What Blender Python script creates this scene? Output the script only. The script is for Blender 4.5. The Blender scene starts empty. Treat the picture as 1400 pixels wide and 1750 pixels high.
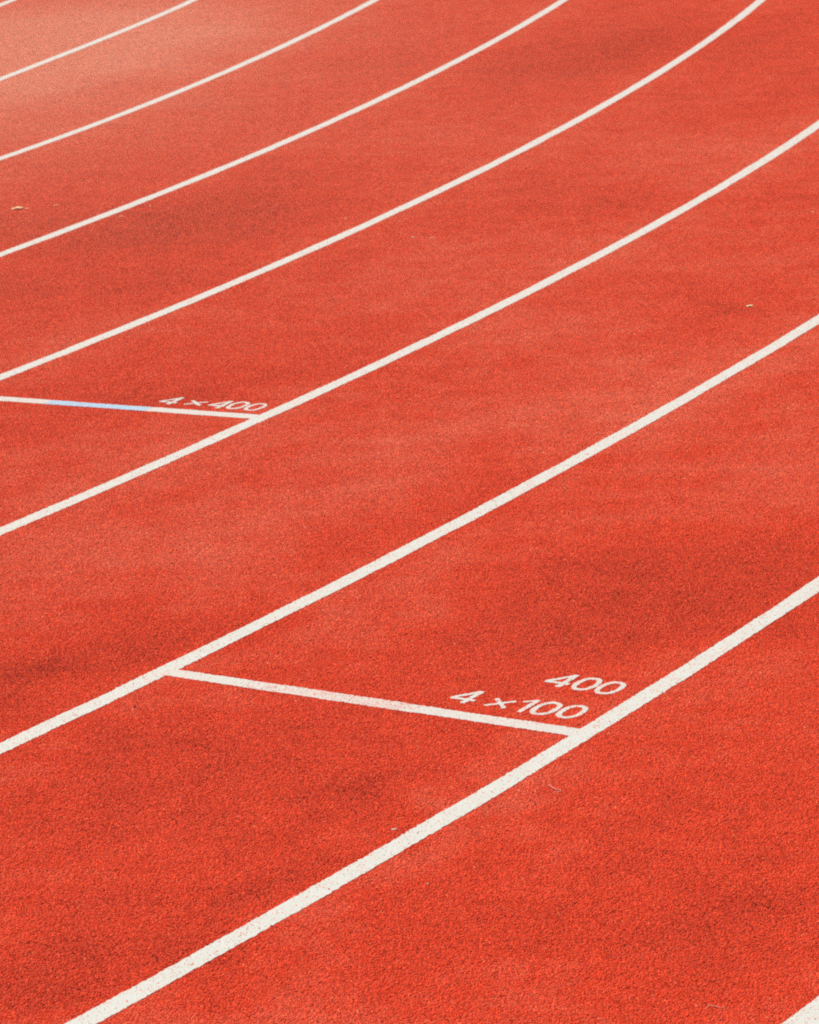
import bpy, math, random
import numpy as np
from mathutils import Matrix, Vector

rng = np.random.default_rng(7)
random.seed(7)
scene = bpy.context.scene
COL = scene.collection

# ------------------------------------------------------------------ camera
CAM_H = 2.7379
PITCH = 0.26505
ROLL = -0.052847
cam_data = bpy.data.cameras.new('camera')
cam_data.sensor_fit = 'VERTICAL'
cam_data.sensor_height = 36.0
cam_data.sensor_width = 28.8
cam_data.lens = 6139.5 / 1750.0 * 36.0
cam_data.clip_start = 0.1
cam_data.clip_end = 2000.0
cam_data.dof.use_dof = True
cam_data.dof.focus_distance = 8.3
cam_data.dof.aperture_fstop = 17.0
cam = bpy.data.objects.new('camera', cam_data)
COL.objects.link(cam)
cam.matrix_world = (Matrix.Translation((0, 0, CAM_H)) @ Matrix.Rotation(math.pi / 2 - PITCH, 4, 'X')
                    @ Matrix.Rotation(ROLL, 4, 'Z'))
scene.camera = cam

# ------------------------------------------------------------------ sky and sun
SUN_EL = math.radians(52)
SUN_AZ = math.radians(-50)          # measured from +Y (the view), negative = to the left
world = bpy.data.worlds.new('World')
scene.world = world
world.use_nodes = True
wn = world.node_tree
sky = wn.nodes.new('ShaderNodeTexSky')
sky.sky_type = 'NISHITA'
sky.sun_disc = False
sky.sun_elevation = SUN_EL
sky.sun_rotation = SUN_AZ
bg = wn.nodes['Background']
bg.inputs['Strength'].default_value = 0.085
wn.links.new(sky.outputs[0], bg.inputs['Color'])
sun_data = bpy.data.lights.new('sun', 'SUN')
sun_data.energy = 3.9
sun_data.angle = math.radians(0.5)
sun_data.color = (1.0, 0.93, 0.82)
sun = bpy.data.objects.new('sun', sun_data)
COL.objects.link(sun)
sdir = Vector((math.sin(SUN_AZ) * math.cos(SUN_EL), math.cos(SUN_AZ) * math.cos(SUN_EL), math.sin(SUN_EL)))
sun.rotation_euler = sdir.to_track_quat('Z', 'Y').to_euler()
sun.location = (0, 0, 30)

scene.view_settings.view_transform = 'Standard'
scene.view_settings.look = 'None'
scene.view_settings.exposure = 0.13
scene.cycles.pixel_filter_type = 'BLACKMAN_HARRIS'
scene.cycles.filter_width = 2.0
scene.cycles.use_denoising = False
scene.cycles.max_bounces = 4
scene.cycles.diffuse_bounces = 3
scene.view_settings.gamma = 1.0
scene.view_settings.use_curve_mapping = False

# ------------------------------------------------------------------ the bend
CX, CY = -35.39544, 31.04556        # centre of the bend
R0 = 34.0098                        # radius of the innermost lane line
LANE = 1.22
TAN0 = -1.30                        # the bend runs half a circle from here


def tag(o, label=None, cat=None, group=None, kind=None):
    if label: o['label'] = label
    if cat: o['category'] = cat
    if group: o['group'] = group
    if kind: o['kind'] = kind
    return o


def link_mesh(name, verts, faces, mat, parent=None, smooth=False):
    me = bpy.data.meshes.new(name)
    me.from_pydata([tuple(v) for v in verts], [], faces)
    if smooth:
        me.polygons.foreach_set('use_smooth', [True] * len(me.polygons))
    if mat: me.materials.append(mat)
    me.update()
    o = bpy.data.objects.new(name, me)
    COL.objects.link(o)
    if parent is not None: o.parent = parent
    return o


def empty(name, loc=(0, 0, 0)):
    o = bpy.data.objects.new(name, None)
    o.empty_display_size = 0.1
    o.location = loc
    COL.objects.link(o)
    return o


# ------------------------------------------------------------------ materials
# where the rubber is darker or lighter: x, y, 2x2 matrix to the unit circle, amount
TONE = [(1.07, 19.234, 1.6759, -0.0857, 0.193, -1.6252, 0.75), (1.657, 19.825, 2.5741, -0.1889, 0.729, -1.9952, 0.5),
        (-1.042, 14.904, 1.7611, 0.145, 0.839, -1.6926, 0.7), (-0.497, 15.957, 3.151, 0.1592, 1.5414, -2.0951, 0.35),
        (-0.782, 13.496, 2.2174, 0.1758, 1.5065, -2.3716, 0.45), (1.066, 14.763, 2.1564, -0.1277, 0.7598, -2.7292,
        0.45), (1.777, 17.053, 2.9773, -0.281, 0.3515, -1.6623, 0.4), (-0.092, 12.347, 2.7966, 0.1482, 2.5204, -2.558,
        0.4), (-0.651, 11.888, 3.8721, 0.2295, 0.7222, -4.6733, 0.5), (-0.887, 8.584, 3.4981, 0.5778, 3.0621, -3.7517,
        1.0), (-0.447, 9.084, 4.1276, 0.5514, 4.7241, -4.2533, 0.45), (0.255, 10.068, 2.7825, 0.1854, 5.3144, -4.1818,
        0.5), (0.89, 9.0, 4.1636, -0.0102, 2.723, -2.8466, 0.75), (0.549, 9.172, 5.2308, 0.0276, 3.3276, -4.6744, 0.4),
        (-0.667, 6.862, 5.3336, 1.0751, 5.426, -6.1555, 0.7), (-0.377, 7.185, 4.9251, 0.9813, 8.2412, -6.5644, 0.7),
        (-0.034, 7.648, 5.7273, 0.9248, 9.145, -6.6019, 0.5), (-0.58, 8.019, 3.6035, 0.3814, 1.7627, -4.5501, 0.35),
        (0.659, 6.835, 4.1666, -0.1714, 0.9264, -2.9167, 0.5), (1.082, 12.563, 34.1039, -3.1567, -2.806, -11.0824, 0.9),
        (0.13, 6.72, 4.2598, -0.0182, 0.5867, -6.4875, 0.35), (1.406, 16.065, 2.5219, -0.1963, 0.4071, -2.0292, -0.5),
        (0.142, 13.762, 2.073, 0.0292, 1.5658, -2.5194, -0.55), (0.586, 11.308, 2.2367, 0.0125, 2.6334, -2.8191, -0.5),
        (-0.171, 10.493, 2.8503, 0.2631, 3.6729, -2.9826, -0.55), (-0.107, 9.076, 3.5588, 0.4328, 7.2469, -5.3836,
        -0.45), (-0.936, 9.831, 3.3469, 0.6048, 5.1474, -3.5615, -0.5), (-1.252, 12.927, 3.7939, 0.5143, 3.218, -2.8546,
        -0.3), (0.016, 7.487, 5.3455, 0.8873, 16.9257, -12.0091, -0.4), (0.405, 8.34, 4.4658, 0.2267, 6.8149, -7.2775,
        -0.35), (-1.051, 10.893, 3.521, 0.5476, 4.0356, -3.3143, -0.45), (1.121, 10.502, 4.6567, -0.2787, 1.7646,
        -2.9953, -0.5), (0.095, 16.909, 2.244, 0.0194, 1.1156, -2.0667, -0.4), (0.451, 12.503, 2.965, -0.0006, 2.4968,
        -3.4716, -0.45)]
GLARE_AND_DUST = [(-2.194, 20.475, 1.1447, 0.1371, 0.4282, -0.4239, 1.0), (-1.129, 21.317, 1.4365, 0.0896, 0.4999, -0.7133, 0.4), (-0.5, 19.0, 0.25, 0, 0, 0.14, 0.20)]  # far-corner glare painted into the rubber colour, plus a broad dusty fading


class NT:
    """small helper round a node tree"""
    def __init__(self, tree):
        self.t = tree

    def new(self, kind, **kw):
        n = self.t.nodes.new(kind)
        for k, v in kw.items(): setattr(n, k, v)
        return n

    def put(self, sock, v):
        if isinstance(v, bpy.types.NodeSocket): self.t.links.new(v, sock)
        elif v is not None: sock.default_value = v

    def math(self, op, a, b=None, c=None, clamp=False):
        n = self.new('ShaderNodeMath', operation=op, use_clamp=clamp)
        for i, v in enumerate((a, b, c)): self.put(n.inputs[i], v)
        return n.outputs[0]

    def vmath(self, op, a, b=None):
        n = self.new('ShaderNodeVectorMath', operation=op)
        self.put(n.inputs[0], a)
        if b is not None: self.put(n.inputs[1], b)
        return n.outputs['Value'] if op in ('DOT_PRODUCT', 'LENGTH') else n.outputs[0]

    def noise(self, vec, scale, detail=2.0, rough=0.5, dist=0.0):
        n = self.new('ShaderNodeTexNoise')
        n.inputs['Scale'].default_value = scale
        n.inputs['Detail'].default_value = detail
        n.inputs['Roughness'].default_value = rough
        n.inputs['Distortion'].default_value = dist
        self.put(n.inputs['Vector'], vec)
        return n.outputs['Fac']

    def maprange(self, v, a, b, c, d):
        n = self.new('ShaderNodeMapRange')
        self.put(n.inputs[0], v)
        for i, x in enumerate((a, b, c, d)): n.inputs[i + 1].default_value = x
        return n.outputs[0]

    def mix(self, f, a, b, blend='MIX'):
        n = self.new('ShaderNodeMix', data_type='RGBA', blend_type=blend)
        self.put(n.inputs[0], f)
        self.put(n.inputs[6], a if isinstance(a, bpy.types.NodeSocket) else (*a, 1))
        self.put(n.inputs[7], b if isinstance(b, bpy.types.NodeSocket) else (*b, 1))
        return n.outputs[2]


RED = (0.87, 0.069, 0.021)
RED_DEEP = (0.58, 0.034, 0.009)
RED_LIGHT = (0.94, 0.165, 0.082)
RED_GLARE_DUST = (1.0, 0.345, 0.215)


def rubber_colour_group():
    g = bpy.data.node_groups.new('rubber_colour', 'ShaderNodeTree')
    g.interface.new_socket('Color', in_out='OUTPUT', socket_type='NodeSocketColor')
    k = NT(g)
    g.interface.new_socket('Darkness', in_out='OUTPUT', socket_type='NodeSocketFloat')
    pos = k.new('ShaderNodeNewGeometry').outputs['Position']
    out = k.new('NodeGroupOutput')
    # warp the patches so that no outline reads as an ellipse
    wob = k.new('ShaderNodeTexNoise')
    wob.inputs['Scale'].default_value = 1.6
    wob.inputs['Detail'].default_value = 3
    k.put(wob.inputs['Vector'], pos)
    off = k.vmath('MULTIPLY', k.vmath('SUBTRACT', wob.outputs['Color'], (0.5, 0.5, 0.5)), (0.9, 1.3, 0.0))
    wp = k.vmath('ADD', pos, off)

    def field(lst):
        tot = None
        for (x, y, a, b, c, d, m) in lst:
            v = k.vmath('SUBTRACT', wp, (x, y, 0))
            l2 = k.math('ADD', k.math('POWER', k.vmath('DOT_PRODUCT', v, (a, b, 0)), 2.0),
                        k.math('POWER', k.vmath('DOT_PRODUCT', v, (c, d, 0)), 2.0))
            # 1/(1+q)^2 falls off softly
            e = k.math('MULTIPLY', k.math('POWER', k.math('ADD', k.math('MULTIPLY', l2, 0.35), 1.0), -2.0), m)
            tot = e if tot is None else k.math('ADD', tot, e)
        return tot
    tone = field(TONE)
    pale = field(GLARE_AND_DUST)
    # lanes: the middle is trodden, a hand's width beside each line is not
    rad = k.vmath('LENGTH', k.vmath('MULTIPLY', k.vmath('SUBTRACT', pos, (CX, CY, 0)), (1, 1, 0)))
    lane = k.math('PINGPONG', k.math('SUBTRACT', rad, R0), LANE / 2)
    edge = k.maprange(lane, 0.02, 0.26, 1.0, 0.0)
    n1 = k.noise(pos, 0.9, 4, 0.6, 0.5)
    n2 = k.noise(pos, 6.0, 4, 0.62)
    n3 = k.noise(pos, 38.0, 3, 0.6)
    w = k.math('ADD', tone, k.maprange(n1, 0.3, 0.7, -0.32, 0.30))
    w = k.math('ADD', w, k.maprange(n2, 0.3, 0.7, -0.34, 0.34))
    w = k.math('ADD', w, k.maprange(n3, 0.3, 0.7, -0.12, 0.12))
    w = k.math('SUBTRACT', w, k.math('MULTIPLY_ADD', edge, 0.36, 0.08))
    dark = k.math('MULTIPLY', w, 0.56, clamp=True)
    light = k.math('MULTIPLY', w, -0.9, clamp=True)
    c = k.mix(dark, RED, RED_DEEP)
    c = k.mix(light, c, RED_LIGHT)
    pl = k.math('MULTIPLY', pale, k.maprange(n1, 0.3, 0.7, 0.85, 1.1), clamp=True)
    c = k.mix(pl, c, RED_GLARE_DUST)
    k.t.links.new(c, out.inputs[0])
    k.t.links.new(dark, out.inputs[1])
    return g


RUBBER_COLOUR = rubber_colour_group()


def base_mat(name, rough=0.8, spec=0.3):
    m = bpy.data.materials.new(name)
    m.use_nodes = True
    k = NT(m.node_tree)
    b = m.node_tree.nodes['Principled BSDF']
    b.inputs['Roughness'].default_value = rough
    b.inputs['Specular IOR Level'].default_value = spec
    return m, k, b


def bump(k, b, h, dist, strength=1.0):
    n = k.new('ShaderNodeBump')
    n.inputs['Distance'].default_value = dist
    n.inputs['Strength'].default_value = strength
    k.put(n.inputs['Height'], h)
    k.put(b.inputs['Normal'], n.outputs[0])


# rubber sheet under the granules
m_sheet, k, b = base_mat('rubber_sheet', 0.85, 0.25)
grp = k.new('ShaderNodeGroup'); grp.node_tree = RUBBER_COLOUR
gp = k.new('ShaderNodeNewGeometry').outputs['Position']
gr = k.noise(gp, 330, 2, 0.6)
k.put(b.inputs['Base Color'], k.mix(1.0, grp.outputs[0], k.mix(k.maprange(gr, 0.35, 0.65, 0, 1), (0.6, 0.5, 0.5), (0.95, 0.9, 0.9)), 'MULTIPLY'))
bump(k, b, gr, 0.002)

# rubber granules, each with its own shade
m_gran, k, b = base_mat('rubber_granule', 0.75, 0.07)
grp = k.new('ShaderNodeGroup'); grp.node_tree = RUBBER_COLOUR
att = k.new('ShaderNodeAttribute'); att.attribute_name = 'tint'
# where the rubber is darker the crumbs differ more from one another
sep = k.new('ShaderNodeSeparateColor')
k.put(sep.inputs[0], att.outputs['Color'])
low = k.math('POWER', k.math('MINIMUM', sep.outputs[0], 1.03), 2.6)
cube = k.vmath('SCALE', att.outputs['Color'])
k.put(cube.node.inputs['Scale'], low)
shade_mix = k.mix(k.math('MULTIPLY', grp.outputs[1], 1.3, clamp=True), att.outputs['Color'], cube)
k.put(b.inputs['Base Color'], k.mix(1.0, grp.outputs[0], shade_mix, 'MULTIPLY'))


def paint_mat(name, col, thin, speck):
    """line paint on the granules: bumpy, thinned where shoes have rubbed it"""
    m, k, b = base_mat(name, 0.7, 0.3)
    pos = k.new('ShaderNodeNewGeometry').outputs['Position']
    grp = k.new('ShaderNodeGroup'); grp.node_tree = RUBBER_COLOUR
    g1 = k.noise(pos, 280, 2, 0.6)
    g2 = k.noise(pos, 22, 3, 0.6)
    g3 = k.noise(pos, 4, 2, 0.5)
    dirt = k.mix(k.maprange(g2, 0.35, 0.7, 0.0, 0.35), col, (col[0] * 0.86, col[1] * 0.80, col[2] * 0.72))
    s = k.math('ADD', k.maprange(g1, 0.60, 0.74, 0.0, speck), k.math('MULTIPLY', k.maprange(g3, 0.38, 0.62, 0.35, 1.0), thin), clamp=True)
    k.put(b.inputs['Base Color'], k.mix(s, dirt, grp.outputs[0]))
    bump(k, b, g1, 0.0016)
    return m


WHITE = (0.70, 0.71, 0.635)
m_line = paint_mat('line_paint', WHITE, 0.015, 0.16)
m_thin = paint_mat('thin_line_paint', WHITE, 0.14, 0.4)
m_start = paint_mat('start_line_paint', WHITE, 0.08, 0.3)
m_digit = paint_mat('digit_paint', WHITE, 0.09, 0.4)
m_blue = paint_mat('blue_line_paint', (0.43, 0.63, 0.76), 0.01, 0.15)


def simple_mat(name, c1, c2, scale, rough=0.7):
    m, k, b = base_mat(name, rough, 0.3)
    tc = k.new('ShaderNodeTexCoord').outputs['Object']
    n = k.noise(tc, scale, 3, 0.6)
    k.put(b.inputs['Base Color'], k.mix(k.maprange(n, 0.3, 0.7, 0, 1), c1, c2))
    bump(k, b, n, 0.0008)
    return m


m_leaf = simple_mat('dry_leaf', (0.88, 0.66, 0.38), (0.78, 0.50, 0.26), 90)
m_petal = simple_mat('pale_petal', (0.92, 0.74, 0.42), (0.86, 0.62, 0.33), 120)
m_pinkleaf = simple_mat('reddish_leaf', (0.90, 0.48, 0.30), (0.85, 0.36, 0.22), 90)
m_thread = simple_mat('pale_fibre', (0.72, 0.42, 0.34), (0.66, 0.32, 0.25), 200)
m_dark = simple_mat('dark_pebble', (0.05, 0.012, 0.010), (0.10, 0.02, 0.015), 200)
m_chip = simple_mat('pale_chip', (0.78, 0.46, 0.34), (0.70, 0.36, 0.26), 200)
m_turf, k, b = base_mat('turf', 0.9, 0.2)
pos = k.new('ShaderNodeNewGeometry').outputs['Position']
k.put(b.inputs['Base Color'], k.mix(k.maprange(k.noise(pos, 3, 5, 0.6), 0.35, 0.65, 0, 1), (0.05, 0.10, 0.025), (0.09, 0.14, 0.04)))
bump(k, b, k.noise(pos, 90, 3, 0.6), 0.02)

# ------------------------------------------------------------------ ground and track
S = 400.0
tag(link_mesh('ground', [(-S, -S, -0.04), (S, -S, -0.04), (S, S, -0.04), (-S, S, -0.04)], [(0, 1, 2, 3)], m_turf),
    'short green turf around the running track', kind='structure')


def stadium(r, n=180):
    """centre line points of one radius: 85 m straight, bend, 85 m straight"""
    pts = []
    t0 = TAN0
    tx, ty = math.sin(t0), -math.cos(t0)          # backwards along the straight before the bend
    p = (CX + r * math.cos(t0), CY + r * math.sin(t0))
    pts.append((p[0] + tx * 84.4, p[1] + ty * 84.4))
    for i in range(n + 1):
        a = t0 + math.pi * i / n
        pts.append((CX + r * math.cos(a), CY + r * math.sin(a)))
    a = t0 + math.pi
    p = pts[-1]
    pts.append((p[0] - math.sin(a) * 84.4, p[1] + math.cos(a) * 84.4))
    return pts


R_IN, R_OUT = R0 - 1.6, R0 + 8 * LANE + 1.8
inner, outer = stadium(R_IN), stadium(R_OUT)
vs, fs = [], []
for (a, c) in zip(inner, outer):
    vs += [(a[0], a[1], 0), (c[0], c[1], 0), (a[0], a[1], -0.05), (c[0], c[1], -0.05)]
for i in range(len(inner) - 1):
    q, r = 4 * i, 4 * i + 4
    fs += [(q, q + 1, r + 1, r), (q + 2, q, r, r + 2), (q + 1, q + 3, r + 3, r + 1)]
track = tag(link_mesh('running_track', vs, fs, m_sheet),
            'red rubber running track bending to the left, eight lanes wide', kind='structure')

# ---- granules: one tile of loose-topped domes, laid over the track by geometry nodes
TILE = 0.40
NG = 17500
gx = rng.uniform(0, TILE, NG) - TILE / 2
gy = rng.uniform(0, TILE, NG) - TILE / 2
rad = np.clip(rng.lognormal(math.log(0.00175), 0.30, NG), 0.0010, 0.0034)
hgt = np.clip(rad * rng.uniform(0.45, 0.95, NG), 0.0006, 0.00193)
ang = rng.uniform(0, 2 * math.pi, NG)
K = 6
verts = np.zeros((NG, 2 * K + 1, 3))
asp = rng.uniform(0.75, 1.3, NG)
tiltx, tilty = rng.normal(0, 0.28, NG), rng.normal(0, 0.28, NG)
for j in range(K):
    th = 2 * math.pi * j / K
    jr = rng.uniform(0.8, 1.2, NG)
    for ring, (rr, zz) in enumerate(((1.0, -0.0002), (0.78, 0.72))):
        lx = math.cos(th + 0.4 * ring) * rad * rr * jr * asp
        ly = math.sin(th + 0.4 * ring) * rad * rr * jr / asp
        verts[:, ring * K + j, 0] = gx + lx * np.cos(ang) - ly * np.sin(ang)
        verts[:, ring * K + j, 1] = gy + lx * np.sin(ang) + ly * np.cos(ang)
        if ring == 0:
            verts[:, ring * K + j, 2] = zz
        else:
            verts[:, ring * K + j, 2] = hgt * zz + tiltx * lx + tilty * ly
verts[:, 2 * K, 0] = gx
verts[:, 2 * K, 1] = gy
verts[:, 2 * K, 2] = hgt
tri = []
for j in range(K):
    n_ = (j + 1) % K
    tri += [(j, n_, K + n_), (j, K + n_, K + j), (K + j, K + n_, 2 * K)]
tri = np.array(tri)
faces = (tri[None] + (np.arange(NG) * (2 * K + 1))[:, None, None]).reshape(-1, 3)
me = bpy.data.meshes.new('rubber_granules')
me.vertices.add(NG * (2 * K + 1))
me.vertices.foreach_set('co', verts.reshape(-1).astype(np.float32))
me.loops.add(faces.size)
me.loops.foreach_set('vertex_index', faces.reshape(-1).astype(np.int32))
me.polygons.add(len(faces))
me.polygons.foreach_set('loop_start', (np.arange(len(faces)) * 3).astype(np.int32))
me.polygons.foreach_set('use_smooth', np.ones(len(faces), bool))
me.update(calc_edges=True)
shade = rng.normal(1.0, 0.095, NG)
kindr = rng.uniform(0, 1, NG)
shade[kindr < 0.10] *= 0.55
shade = np.clip(shade, 0.25, 1.3)
tint = np.ones((NG, 4))
tint[:, 0] = np.clip(shade, 0, 1.25)
tint[:, 1] = shade * rng.uniform(0.85, 1.2, NG)
tint[:, 2] = shade * rng.uniform(0.85, 1.2, NG)
palec = kindr > 0.985
tint[palec, 1] *= 2.4
tint[palec, 2] *= 2.6
att = me.color_attributes.new('tint', 'FLOAT_COLOR', 'POINT')
att.data.foreach_set('color', np.repeat(tint, 2 * K + 1, axis=0).reshape(-1).astype(np.float32))
me.materials.append(m_gran)
gran = bpy.data.objects.new('rubber_granules', me)
COL.objects.link(gran)
gran.parent = track
tag(gran, kind='stuff')

# tile positions (vertices of a points mesh made inside the node tree from a grid, kept on the track)
GX0, GX1, GY0, GY1 = -8.0, 8.0, 3.0, 35.0
nx, ny = int(round((GX1 - GX0) / TILE)) + 1, int(round((GY1 - GY0) / TILE)) + 1
ng = bpy.data.node_groups.new('lay_granules', 'GeometryNodeTree')
ng.interface.new_socket('Geometry', in_out='INPUT', socket_type='NodeSocketGeometry')
ng.interface.new_socket('Geometry', in_out='OUTPUT', socket_type='NodeSocketGeometry')
k = NT(ng)
gi, go = k.new('NodeGroupInput'), k.new('NodeGroupOutput')
grid = k.new('GeometryNodeMeshGrid')
grid.inputs['Size X'].default_value = (nx - 1) * TILE
grid.inputs['Size Y'].default_value = (ny - 1) * TILE
grid.inputs['Vertices X'].default_value = nx
grid.inputs['Vertices Y'].default_value = ny
tr = k.new('GeometryNodeTransform')
k.put(tr.inputs['Geometry'], grid.outputs['Mesh'])
tr.inputs['Translation'].default_value = ((GX0 + GX1) / 2, (GY0 + GY1) / 2, 0)
gpos = k.new('GeometryNodeInputPosition').outputs[0]
rad_n = k.vmath('LENGTH', k.vmath('SUBTRACT', gpos, (CX, CY, 0)))
outside = k.math('ADD', k.math('LESS_THAN', rad_n, R_IN + 0.3), k.math('GREATER_THAN', rad_n, R_OUT - 0.3))
dele = k.new('GeometryNodeDeleteGeometry', domain='POINT')
k.put(dele.inputs['Geometry'], tr.outputs[0])
cmp_ = k.new('FunctionNodeCompare', operation='GREATER_THAN')
k.put(cmp_.inputs[0], outside); cmp_.inputs[1].default_value = 0.5
k.put(dele.inputs['Selection'], cmp_.outputs[0])
iop = k.new('GeometryNodeInstanceOnPoints')
k.put(iop.inputs['Points'], dele.outputs[0])
k.put(iop.inputs['Instance'], gi.outputs[0])
rnd = k.new('FunctionNodeRandomValue', data_type='INT')
rnd.inputs[4].default_value = 0
rnd.inputs[5].default_value = 3
rot = k.new('ShaderNodeCombineXYZ')
k.put(rot.inputs[2], k.math('MULTIPLY', rnd.outputs[2], math.pi / 2))
k.put(iop.inputs['Rotation'], rot.outputs[0])
k.put(go.inputs[0], iop.outputs[0])
mod = gran.modifiers.new('lay_granules', 'NODES')
mod.node_group = ng

# ------------------------------------------------------------------ painted strips
PAINT_Z = 0.0019


def smooth_noise(n, step, amp, corr):
    """1-D noise along a strip: n samples every step metres, correlated over corr metres"""
    w = max(1, int(corr / step))
    a = rng.normal(0, 1, n + 2 * w)
    kx = np.hanning(2 * w + 1); kx /= math.sqrt((kx ** 2).sum())
    return np.convolve(a, kx, 'same')[w:w + n] * amp


def strip(name, centre, normal, width, z, mat, parent=None, rag=0.0012, taper=None, step=0.01):
    """a painted band: top face and both edges, its edges as ragged as the granules make them"""
    c = np.asarray(centre, float); nrm = np.asarray(normal, float)
    n = len(c)
    wa = width / 2 + smooth_noise(n, step, rag, 0.006) + smooth_noise(n, step, rag * 0.8, 0.15)
    wb = width / 2 + smooth_noise(n, step, rag, 0.006) + smooth_noise(n, step, rag * 0.8, 0.15)
    A = c - nrm * wa[:, None]; B = c + nrm * wb[:, None]
    vs = np.zeros((n, 4, 3))
    vs[:, 0, :2] = A; vs[:, 1, :2] = A; vs[:, 1, 2] = z
    vs[:, 2, :2] = B; vs[:, 2, 2] = z; vs[:, 3, :2] = B
    vs[:, 0, 2] = vs[:, 3, 2] = 0.0002
    fs = []
    for i in range(n - 1):
        q, r = 4 * i, 4 * i + 4
        fs += [(q, r, r + 1, q + 1), (q + 1, r + 1, r + 2, q + 2), (q + 2, r + 2, r + 3, q + 3)]
    fs += [(0, 1, 2, 3), (4 * n - 1, 4 * n - 2, 4 * n - 3, 4 * n - 4)]
    return link_mesh(name, vs.reshape(-1, 3), fs, mat, parent)


# how far each line as painted strays from its true circle: mid angle, half range, cubic in mm
STRAY = {0: (-0.24, 0.02, [-34.8, 0]), 1: (-0.2864, 0.0459, [2.87, 13.3, 7.75, -11.8]),
         2: (-0.3259, 0.0767, [14.7, -4.1, -13.9, 15.4]), 3: (-0.3592, 0.1025, [-6.4, -3.8, 5.2, 15.1]),
         4: (-0.4052, 0.1256, [11.8, -19.7, -3.5, 17.3]), 5: (-0.4723, 0.0922, [-1.8, 3.8, -7.6, -5.4]),
         6: (-0.5357, 0.061, [1.1, -6.8, -5.8, 8.2]), 7: (-0.5815, 0.0386, [4.65, 0.9, -9.1, 1.0]), 8: (-0.6, 0.02, [-0.2])}


def stray(kk, th):
    t0, s, c = STRAY[kk]
    x = np.clip((th - t0) / s, -1.15, 1.15)
    return sum(ci * x ** i for i, ci in enumerate(c)) / 1000.0


LINE_LABEL = [
    'innermost white lane line, only a short stub of it in the far corner',
    'second thin white lane line from the inner edge, across the palest rubber',
    'third white lane line from the inner edge of the bend',
    'fourth white lane line from the inner edge, pale leaves beside it',
    'white lane line forming the inner edge of the lane marked 4 x 400',
    'white lane line that the 4 x 400 start mark ends against',
    'white lane line where the inner end of the 400 start mark begins',
    'broad near white lane line beside the digits 400 and 4 x 100',
    'wide white border line of the track, only its edge in the near corner']
TH0, TH1 = TAN0, 0.9
for kk in range(9):
    th = np.concatenate([np.arange(TH0, -0.72, 0.01), np.arange(-0.72, -0.12, 0.00016), np.arange(-0.12, TH1, 0.01)])
    wid = 0.050 if kk < 8 else 0.12
    r = R0 + LANE * kk + stray(kk, th) + (0.0 if kk < 8 else 0.035)
    if kk == 5:
        pass
    nrm = np.stack([np.cos(th), np.sin(th)], 1)
    c = np.array([CX, CY]) + nrm * r[:, None]
    o = strip('lane_line', c, nrm, wid + 0.004, PAINT_Z, m_line, step=0.006)
    tag(o, LINE_LABEL[kk], 'lane line', 'white lane lines of the running track')


# frames at the two start marks: u = outwards across the lane, v = up the track
def frame(kk, ang):
    n = np.array([math.cos(ang), math.sin(ang)]); t = np.array([-math.sin(ang), math.cos(ang)])
    o = np.array([CX, CY]) + n * (R0 + LANE * kk)
    return lambda u, v: o + n * u * 0.01 + t * v * 0.01, n, t


F5, n5, t5 = frame(5, -0.513825)
F7, n7, t7 = frame(7, -0.572029)


def bar(F, tdir, u0, u1, vfun, width, z, name, mat, parent, rag=0.0013):
    us = np.arange(u0, u1 + 1e-6, 0.5)
    if us[-1] < u1 - 1e-6: us = np.append(us, u1)
    c = np.array([F(u, vfun(u)) for u in us])
    return strip(name, c, np.repeat(tdir[None], len(us), 0), width, z, mat, parent, rag, step=0.005)


# 4 x 400 mark, lane between lines 4 and 5
v5 = lambda u: 1.15 + (u + 25) * 0.0352
sl5 = empty('start_line', (*F5(-61, v5(-61)), 0))


def localise(o, root):
    bpy.context.view_layer.update()
    o.matrix_parent_inverse = root.matrix_world.inverted()
    return o


for a, b_, m, nm in ((-119.0, -82.9, m_thin, 'white_band'), (-82.9, -43.6, m_blue, 'blue_band'), (-43.6, -2.0, m_start, 'white_band')):
    localise(bar(F5, t5, a, b_, v5, 0.053, PAINT_Z + 0.0001, nm, m, sl5), sl5)
tag(sl5, 'start mark with a pale blue stretch in its middle', 'start line', 'start lines across the lanes')

# 400 and 4 x 100 mark, lane between lines 6 and 7
v7 = lambda u: 0.05
sl7 = empty('start_line', (*F7(-61, 0), 0))
localise(bar(F7, t7, -121.5, -96.0, v7, 0.052, PAINT_Z + 0.0001, 'white_band', m_start, sl7), sl7)
localise(bar(F7, t7, -96.0, -46.0, v7, 0.052, PAINT_Z - 0.0002, 'rubbed_band', m_thin, sl7), sl7)
localise(bar(F7, t7, -46.0, -1.5, v7, 0.052, PAINT_Z + 0.0001, 'white_band', m_start, sl7), sl7)
tag(sl7, 'near start mark, all white and rubbed thin in the middle, below 4 x 100', 'start line', 'start lines across the lanes')


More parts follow.
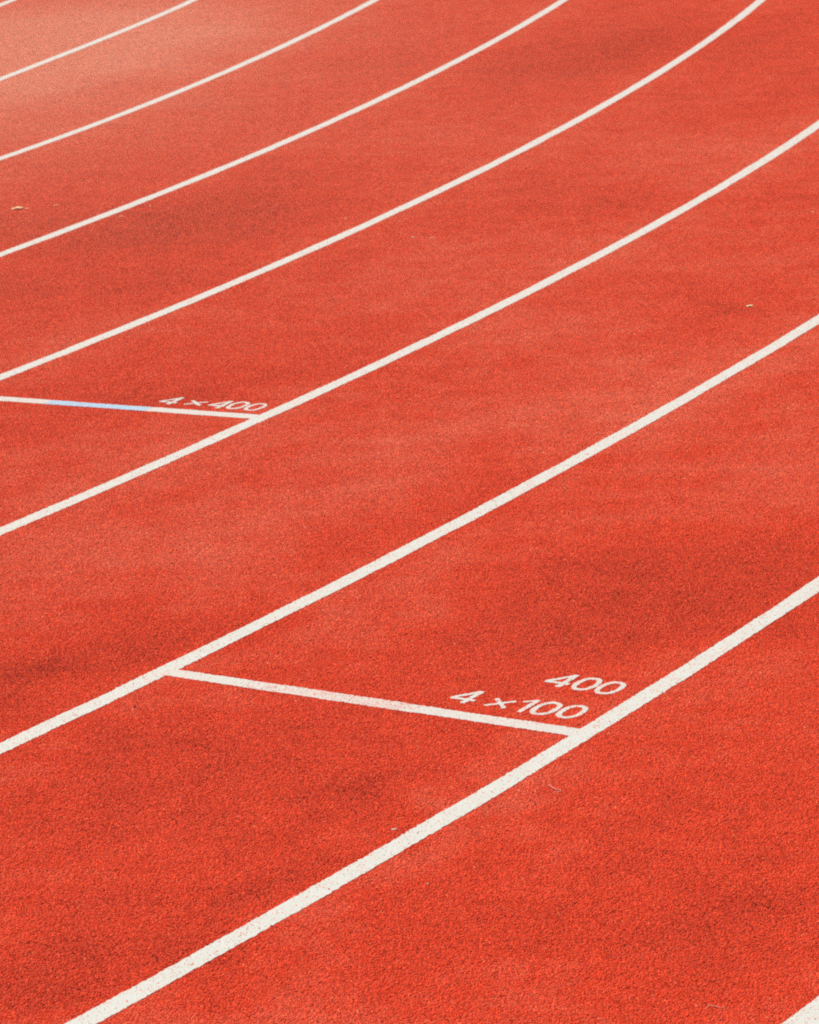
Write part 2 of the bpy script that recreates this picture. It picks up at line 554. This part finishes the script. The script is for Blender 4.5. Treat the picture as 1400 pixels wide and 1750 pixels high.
# ---- lettering
def stroke(F, pts, w, z, closed=False):
    """one brushed stroke along uv points (cm): returns verts, faces of a band with edges"""
    P = np.array(pts, float)
    # resample
    Q = [P[0]]
    seq = list(range(1, len(P))) + ([0] if closed else [])
    for i in seq:
        a, c = (P[i - 1] if i > 0 else P[-1]), P[i]
        n = max(1, int(np.linalg.norm(c - a) / 0.35))
        for j in range(1, n + 1): Q.append(a + (c - a) * j / n)
    if closed: Q = Q[:-1]
    Q = np.array(Q); n = len(Q)
    if closed: T = np.roll(Q, -1, 0) - np.roll(Q, 1, 0)
    else: T = np.gradient(Q, axis=0)
    T /= np.linalg.norm(T, axis=1)[:, None]
    N = np.stack([-T[:, 1], T[:, 0]], 1)
    ja = smooth_noise(n, 0.0035, 0.10, 0.006); jb = smooth_noise(n, 0.0035, 0.10, 0.006)
    A = Q + N * (w / 2 + ja)[:, None]; B = Q - N * (w / 2 + jb)[:, None]
    vs, fs = [], []
    for a, c in zip(A, B):
        pa, pb = F(*a), F(*c)
        vs += [(*pa, 0.0002), (*pa, z), (*pb, z), (*pb, 0.0002)]
    m = n if closed else n - 1
    for i in range(m):
        q, r = 4 * i, 4 * ((i + 1) % n)
        fs += [(q, r, r + 1, q + 1), (q + 1, r + 1, r + 2, q + 2), (q + 2, r + 2, r + 3, q + 3)]
    if not closed:
        fs += [(0, 1, 2, 3), (4 * n - 1, 4 * n - 2, 4 * n - 3, 4 * n - 4)]
    return vs, fs


def glyph(F, name, strokes, parent):
    V, Fc = [], []
    for i, (pts, w, closed) in enumerate(strokes):
        v, f = stroke(F, pts, w, PAINT_Z - 0.0001 + 0.00012 * i, closed)
        off = len(V)
        V += v; Fc += [tuple(q + off for q in ff) for ff in f]
    o = link_mesh(name, V, Fc, m_digit, parent)
    return localise(o, parent)


def zero(u, v, w=6.4, h=10.3, s=1.4):
    a, c = (w - s) / 2, (h - s) / 2
    pts = []
    for i in range(48):
        t = 2 * math.pi * i / 48
        e = 0.86                                     # slightly squared like the stencil
        x, y = math.cos(t), math.sin(t)
        pts.append((u + a * math.copysign(abs(x) ** e, x), v + c * math.copysign(abs(y) ** e, y)))
    return [(pts, s, True)]


def four(stem, base, top, tip, bar_v, bar_r, s=1.3):
    return [([(stem, base), (stem, top)], s * 1.15, False),
            ([(stem - 0.1, top - 0.5), (tip + 0.5, bar_v + 0.25)], s, False),
            ([(tip, bar_v), (bar_r, bar_v)], s, False)]


def cross(u0, u1, v0, v1, s=1.15):
    return [([(u0, v0), (u1, v1)], s, False), ([(u0, v1), (u1, v0)], s, False)]


def lettering(F, label, items):
    uc = 0.5 * (items[0][2] + items[-1][2])
    root = empty('painted_lettering', (*F(uc, items[0][3]), 0))
    for nm, st, _, _ in items: glyph(F, nm, st, root)
    tag(root, label, 'lettering', 'distances painted beside the start lines')


lettering(F7, 'white painted distance 400, alone on the upper line of two', [
    ('digit_four', four(-23.2, 28.3, 38.4, -28.3, 31.2, -21.5), -24, 28),
    ('digit_zero', zero(-17.6, 33.1), -17, 28), ('digit_zero', zero(-10.8, 32.7), -10, 28)])
lettering(F7, 'white painted relay distance 4 x 100 directly above the near start line', [
    ('digit_four', four(-38.4, 8.3, 18.0, -43.3, 11.0, -36.3), -39, 8),
    ('multiplication_sign', cross(-32.4, -26.8, 8.9, 14.6), -29, 8),
    ('digit_one', [([(-22.2, 7.8), (-22.2, 17.5)], 1.3, False), ([(-22.5, 17.0), (-25.0, 14.8)], 1.0, False)], -22, 8),
    ('digit_zero', zero(-17.4, 12.8), -17, 8), ('digit_zero', zero(-10.4, 13.1), -10, 8)])
lettering(F5, 'white painted relay distance 4 x 400 above the start line with the blue stretch', [
    ('digit_four', four(-41.2, 8.3, 18.0, -46.1, 11.0, -39.2), -41, 8),
    ('multiplication_sign', cross(-35.7, -29.6, 9.9, 15.3), -33, 8),
    ('digit_four', four(-22.2, 8.3, 18.6, -27.1, 11.4, -20.9), -22, 8),
    ('digit_zero', zero(-17.1, 13.8), -17, 8), ('digit_zero', zero(-10.2, 13.6), -10, 8)])

# ------------------------------------------------------------------ litter on the rubber
G0 = 0.0016


def leaf(name, x, y, rot, length, width, curl, mat, label, cat, group, lift=0.0):
    """thin blade with a midrib fold, pointed ends, curled along its length"""
    n, mcols = 12, 6
    vs, fs = [], []
    for i in range(n + 1):
        s = i / n
        w = width / 2 * (math.sin(math.pi * min(1, s * 0.96 + 0.02)) ** 0.75) * (1 - 0.25 * s)
        z = curl * math.sin(math.pi * s) + lift
        for j in range(mcols + 1):
            q = j / mcols * 2 - 1
            wob = 0.12 * width * math.sin(9 * s + 2 * q)
            vs.append(((s - 0.5) * length, q * w + 0.03 * length * math.sin(2.2 * s),
                       z + abs(q) * w * 0.08 + wob * 0.25 * abs(q)))
    lo = min(v[2] for v in vs)
    vs = [(a, b_, c - lo) for a, b_, c in vs]
    for i in range(n):
        for j in range(mcols):
            a = i * (mcols + 1) + j
            fs.append((a, a + 1, a + mcols + 2, a + mcols + 1))
    o = link_mesh(name, vs, fs, mat, smooth=True)
    sm = o.modifiers.new('thickness', 'SOLIDIFY'); sm.thickness = 0.0004
    o.location = (x, y, G0)
    o.rotation_euler = (0, 0, rot)
    return tag(o, label, cat, group)


GL = 'dry leaves blown onto the track'
leaf('dry_leaf', -1.632, 15.457, 0.12, 0.054, 0.046, 0.002, m_leaf, 'pale tan curled dry leaf, largest scrap on the far lanes', 'leaf', GL, 0.001)
leaf('dry_leaf', -1.594, 15.440, -0.5, 0.028, 0.016, 0.002, m_pinkleaf, 'small pinkish leaf scrap touching the pale tan curled leaf', 'leaf', GL)
leaf('dry_leaf', -1.465, 15.482, 0.3, 0.030, 0.014, 0.002, m_pinkleaf, 'faint pinkish leaf lying just beyond the tan curled leaf', 'leaf', GL)
leaf('dry_leaf', -1.162, 15.128, 0.0, 0.022, 0.014, 0.002, m_pinkleaf, 'small dull leaf close under the lane line near the tan curled leaf', 'leaf', GL)
leaf('dry_leaf', -1.046, 15.344, 0.8, 0.014, 0.012, 0.002, m_pinkleaf, 'tiny pale leaf fragment under the lane line, farther along than the dull one', 'leaf', GL)
leaf('petal', 1.263, 12.658, 0.05, 0.028, 0.022, 0.0012, m_petal, 'single bright yellowish petal on the lane beyond a dark scuff', 'petal', None)


def lump(name, x, y, r, h, mat, label, cat, group=None, stretch=1.0, rot=0.0):
    """small faceted fragment"""
    vs, fs = [], []
    K2 = 8
    for ring, (rr, zz) in enumerate(((0.8, 0.0), (1.0, 0.4), (0.65, 0.85))):
        for j in range(K2):
            t = 2 * math.pi * j / K2 + 0.2 * ring
            q = rr * r * random.uniform(0.85, 1.15)
            vs.append((q * math.cos(t) * stretch, q * math.sin(t), zz * h * random.uniform(0.85, 1.1) if ring else 0.0))
    vs.append((0, 0, h))
    for ring in range(2):
        for j in range(K2):
            a, c = ring * K2 + j, ring * K2 + (j + 1) % K2
            fs.append((a, c, c + K2, a + K2))
    for j in range(K2): fs.append((2 * K2 + j, 2 * K2 + (j + 1) % K2, 3 * K2))
    fs.append(tuple(reversed(range(K2))))
    o = link_mesh(name, vs, fs, mat)
    o.location = (x, y, 0.0008)
    o.rotation_euler = (0, 0, rot)
    return tag(o, label, cat, group)


GC = 'pale chips scattered on the track'
lump('dark_pebble', -0.698, 8.394, 0.0032, 0.004, m_dark, 'tiny black pebble below the lane line near the inner end of the near start mark', 'pebble')
lump('pale_chip', -0.003, 7.089, 0.0030, 0.003, m_chip, 'pale pink chip on the nearest full lane, below the broad near line', 'chip', GC)
lump('pale_chip', -0.070, 7.433, 0.0050, 0.002, m_chip, 'flat pale pink chip just above the broad near lane line', 'chip', GC, 1.6)
lump('pale_chip', -0.201, 14.810, 0.0050, 0.004, m_petal, 'tiny cream chip above the lane line on the far middle lane', 'chip', GC)
lump('pale_chip', 0.150, 14.282, 0.0060, 0.003, m_chip, 'right one of two pale chips lying side by side on the middle lane', 'chip', GC, 1.8)
lump('pale_chip', 0.073, 14.316, 0.0060, 0.003, m_chip, 'left one of two pale chips lying side by side on the middle lane', 'chip', GC, 1.5)
lump('pale_chip', 1.703, 14.403, 0.0050, 0.003, m_petal, 'cream chip at the far right border of the view', 'chip', GC, 1.3)
lump('dark_pebble', -1.377, 17.684, 0.0055, 0.004, m_dark, 'tiny dark pebble on the pale far lane', 'pebble')


def thread(name, pts, r, mat, label, cat):
    P = np.array(pts, float)
    # Catmull-Rom through the points
    Q = []
    E = np.vstack([2 * P[0] - P[1], P, 2 * P[-1] - P[-2]])
    for i in range(1, len(E) - 2):
        for t in np.linspace(0, 1, 5, endpoint=(i == len(E) - 3)):
            a, b_, c, d = E[i - 1:i + 3]
            Q.append(0.5 * (2 * b_ + (c - a) * t + (2 * a - 5 * b_ + 4 * c - d) * t * t + (3 * b_ - a - 3 * c + d) * t ** 3))
    Q = np.array(Q); n = len(Q)
    T = np.gradient(Q, axis=0); T /= np.linalg.norm(T, axis=1)[:, None]
    vs, fs = [], []
    for i in range(n):
        nr = np.array([-T[i, 1], T[i, 0], 0]); nr /= max(1e-9, np.linalg.norm(nr)); up = np.cross(T[i], nr)
        rr = r * (0.5 + 0.5 * math.sin(math.pi * (i + 0.5) / n))
        for j in range(6):
            t = math.pi * j / 3
            vs.append(Q[i] + rr * (math.cos(t) * nr + math.sin(t) * up))
    for i in range(n - 1):
        for j in range(6):
            fs.append((i * 6 + j, i * 6 + (j + 1) % 6, (i + 1) * 6 + (j + 1) % 6, (i + 1) * 6 + j))
    fs += [tuple(range(5, -1, -1)), tuple(range((n - 1) * 6, n * 6))]
    c = P.mean(0); c[2] = 0
    o = link_mesh(name, [v - c for v in vs], fs, mat, smooth=True)
    o.location = c
    return tag(o, label, cat)


thread('dry_stalk', [(0.2789, 7.6662, .003), (0.2854, 7.6472, .005), (0.2936, 7.6302, .005), (0.3067, 7.6215, .003), (0.3001, 7.6114, .003), (0.2914, 7.6172, .003)],
       0.0010, m_thread, 'thin pale bent stalk lying below the junction of the near start mark', 'stalk')
thread('plant_fibre', [(0.512, 6.352, .002), (0.522, 6.366, .003), (0.534, 6.362, .003), (0.545, 6.352, .002)],
       0.0009, m_pinkleaf, 'faint reddish fibre at the near edge of the view', 'fibre')
thread('plant_fibre', [(-1.200, 17.318, .003), (-1.165, 17.330, .005), (-1.130, 17.322, .003)],
       0.0012, m_thread, 'faint pale fibre on the far inner lane', 'fibre')
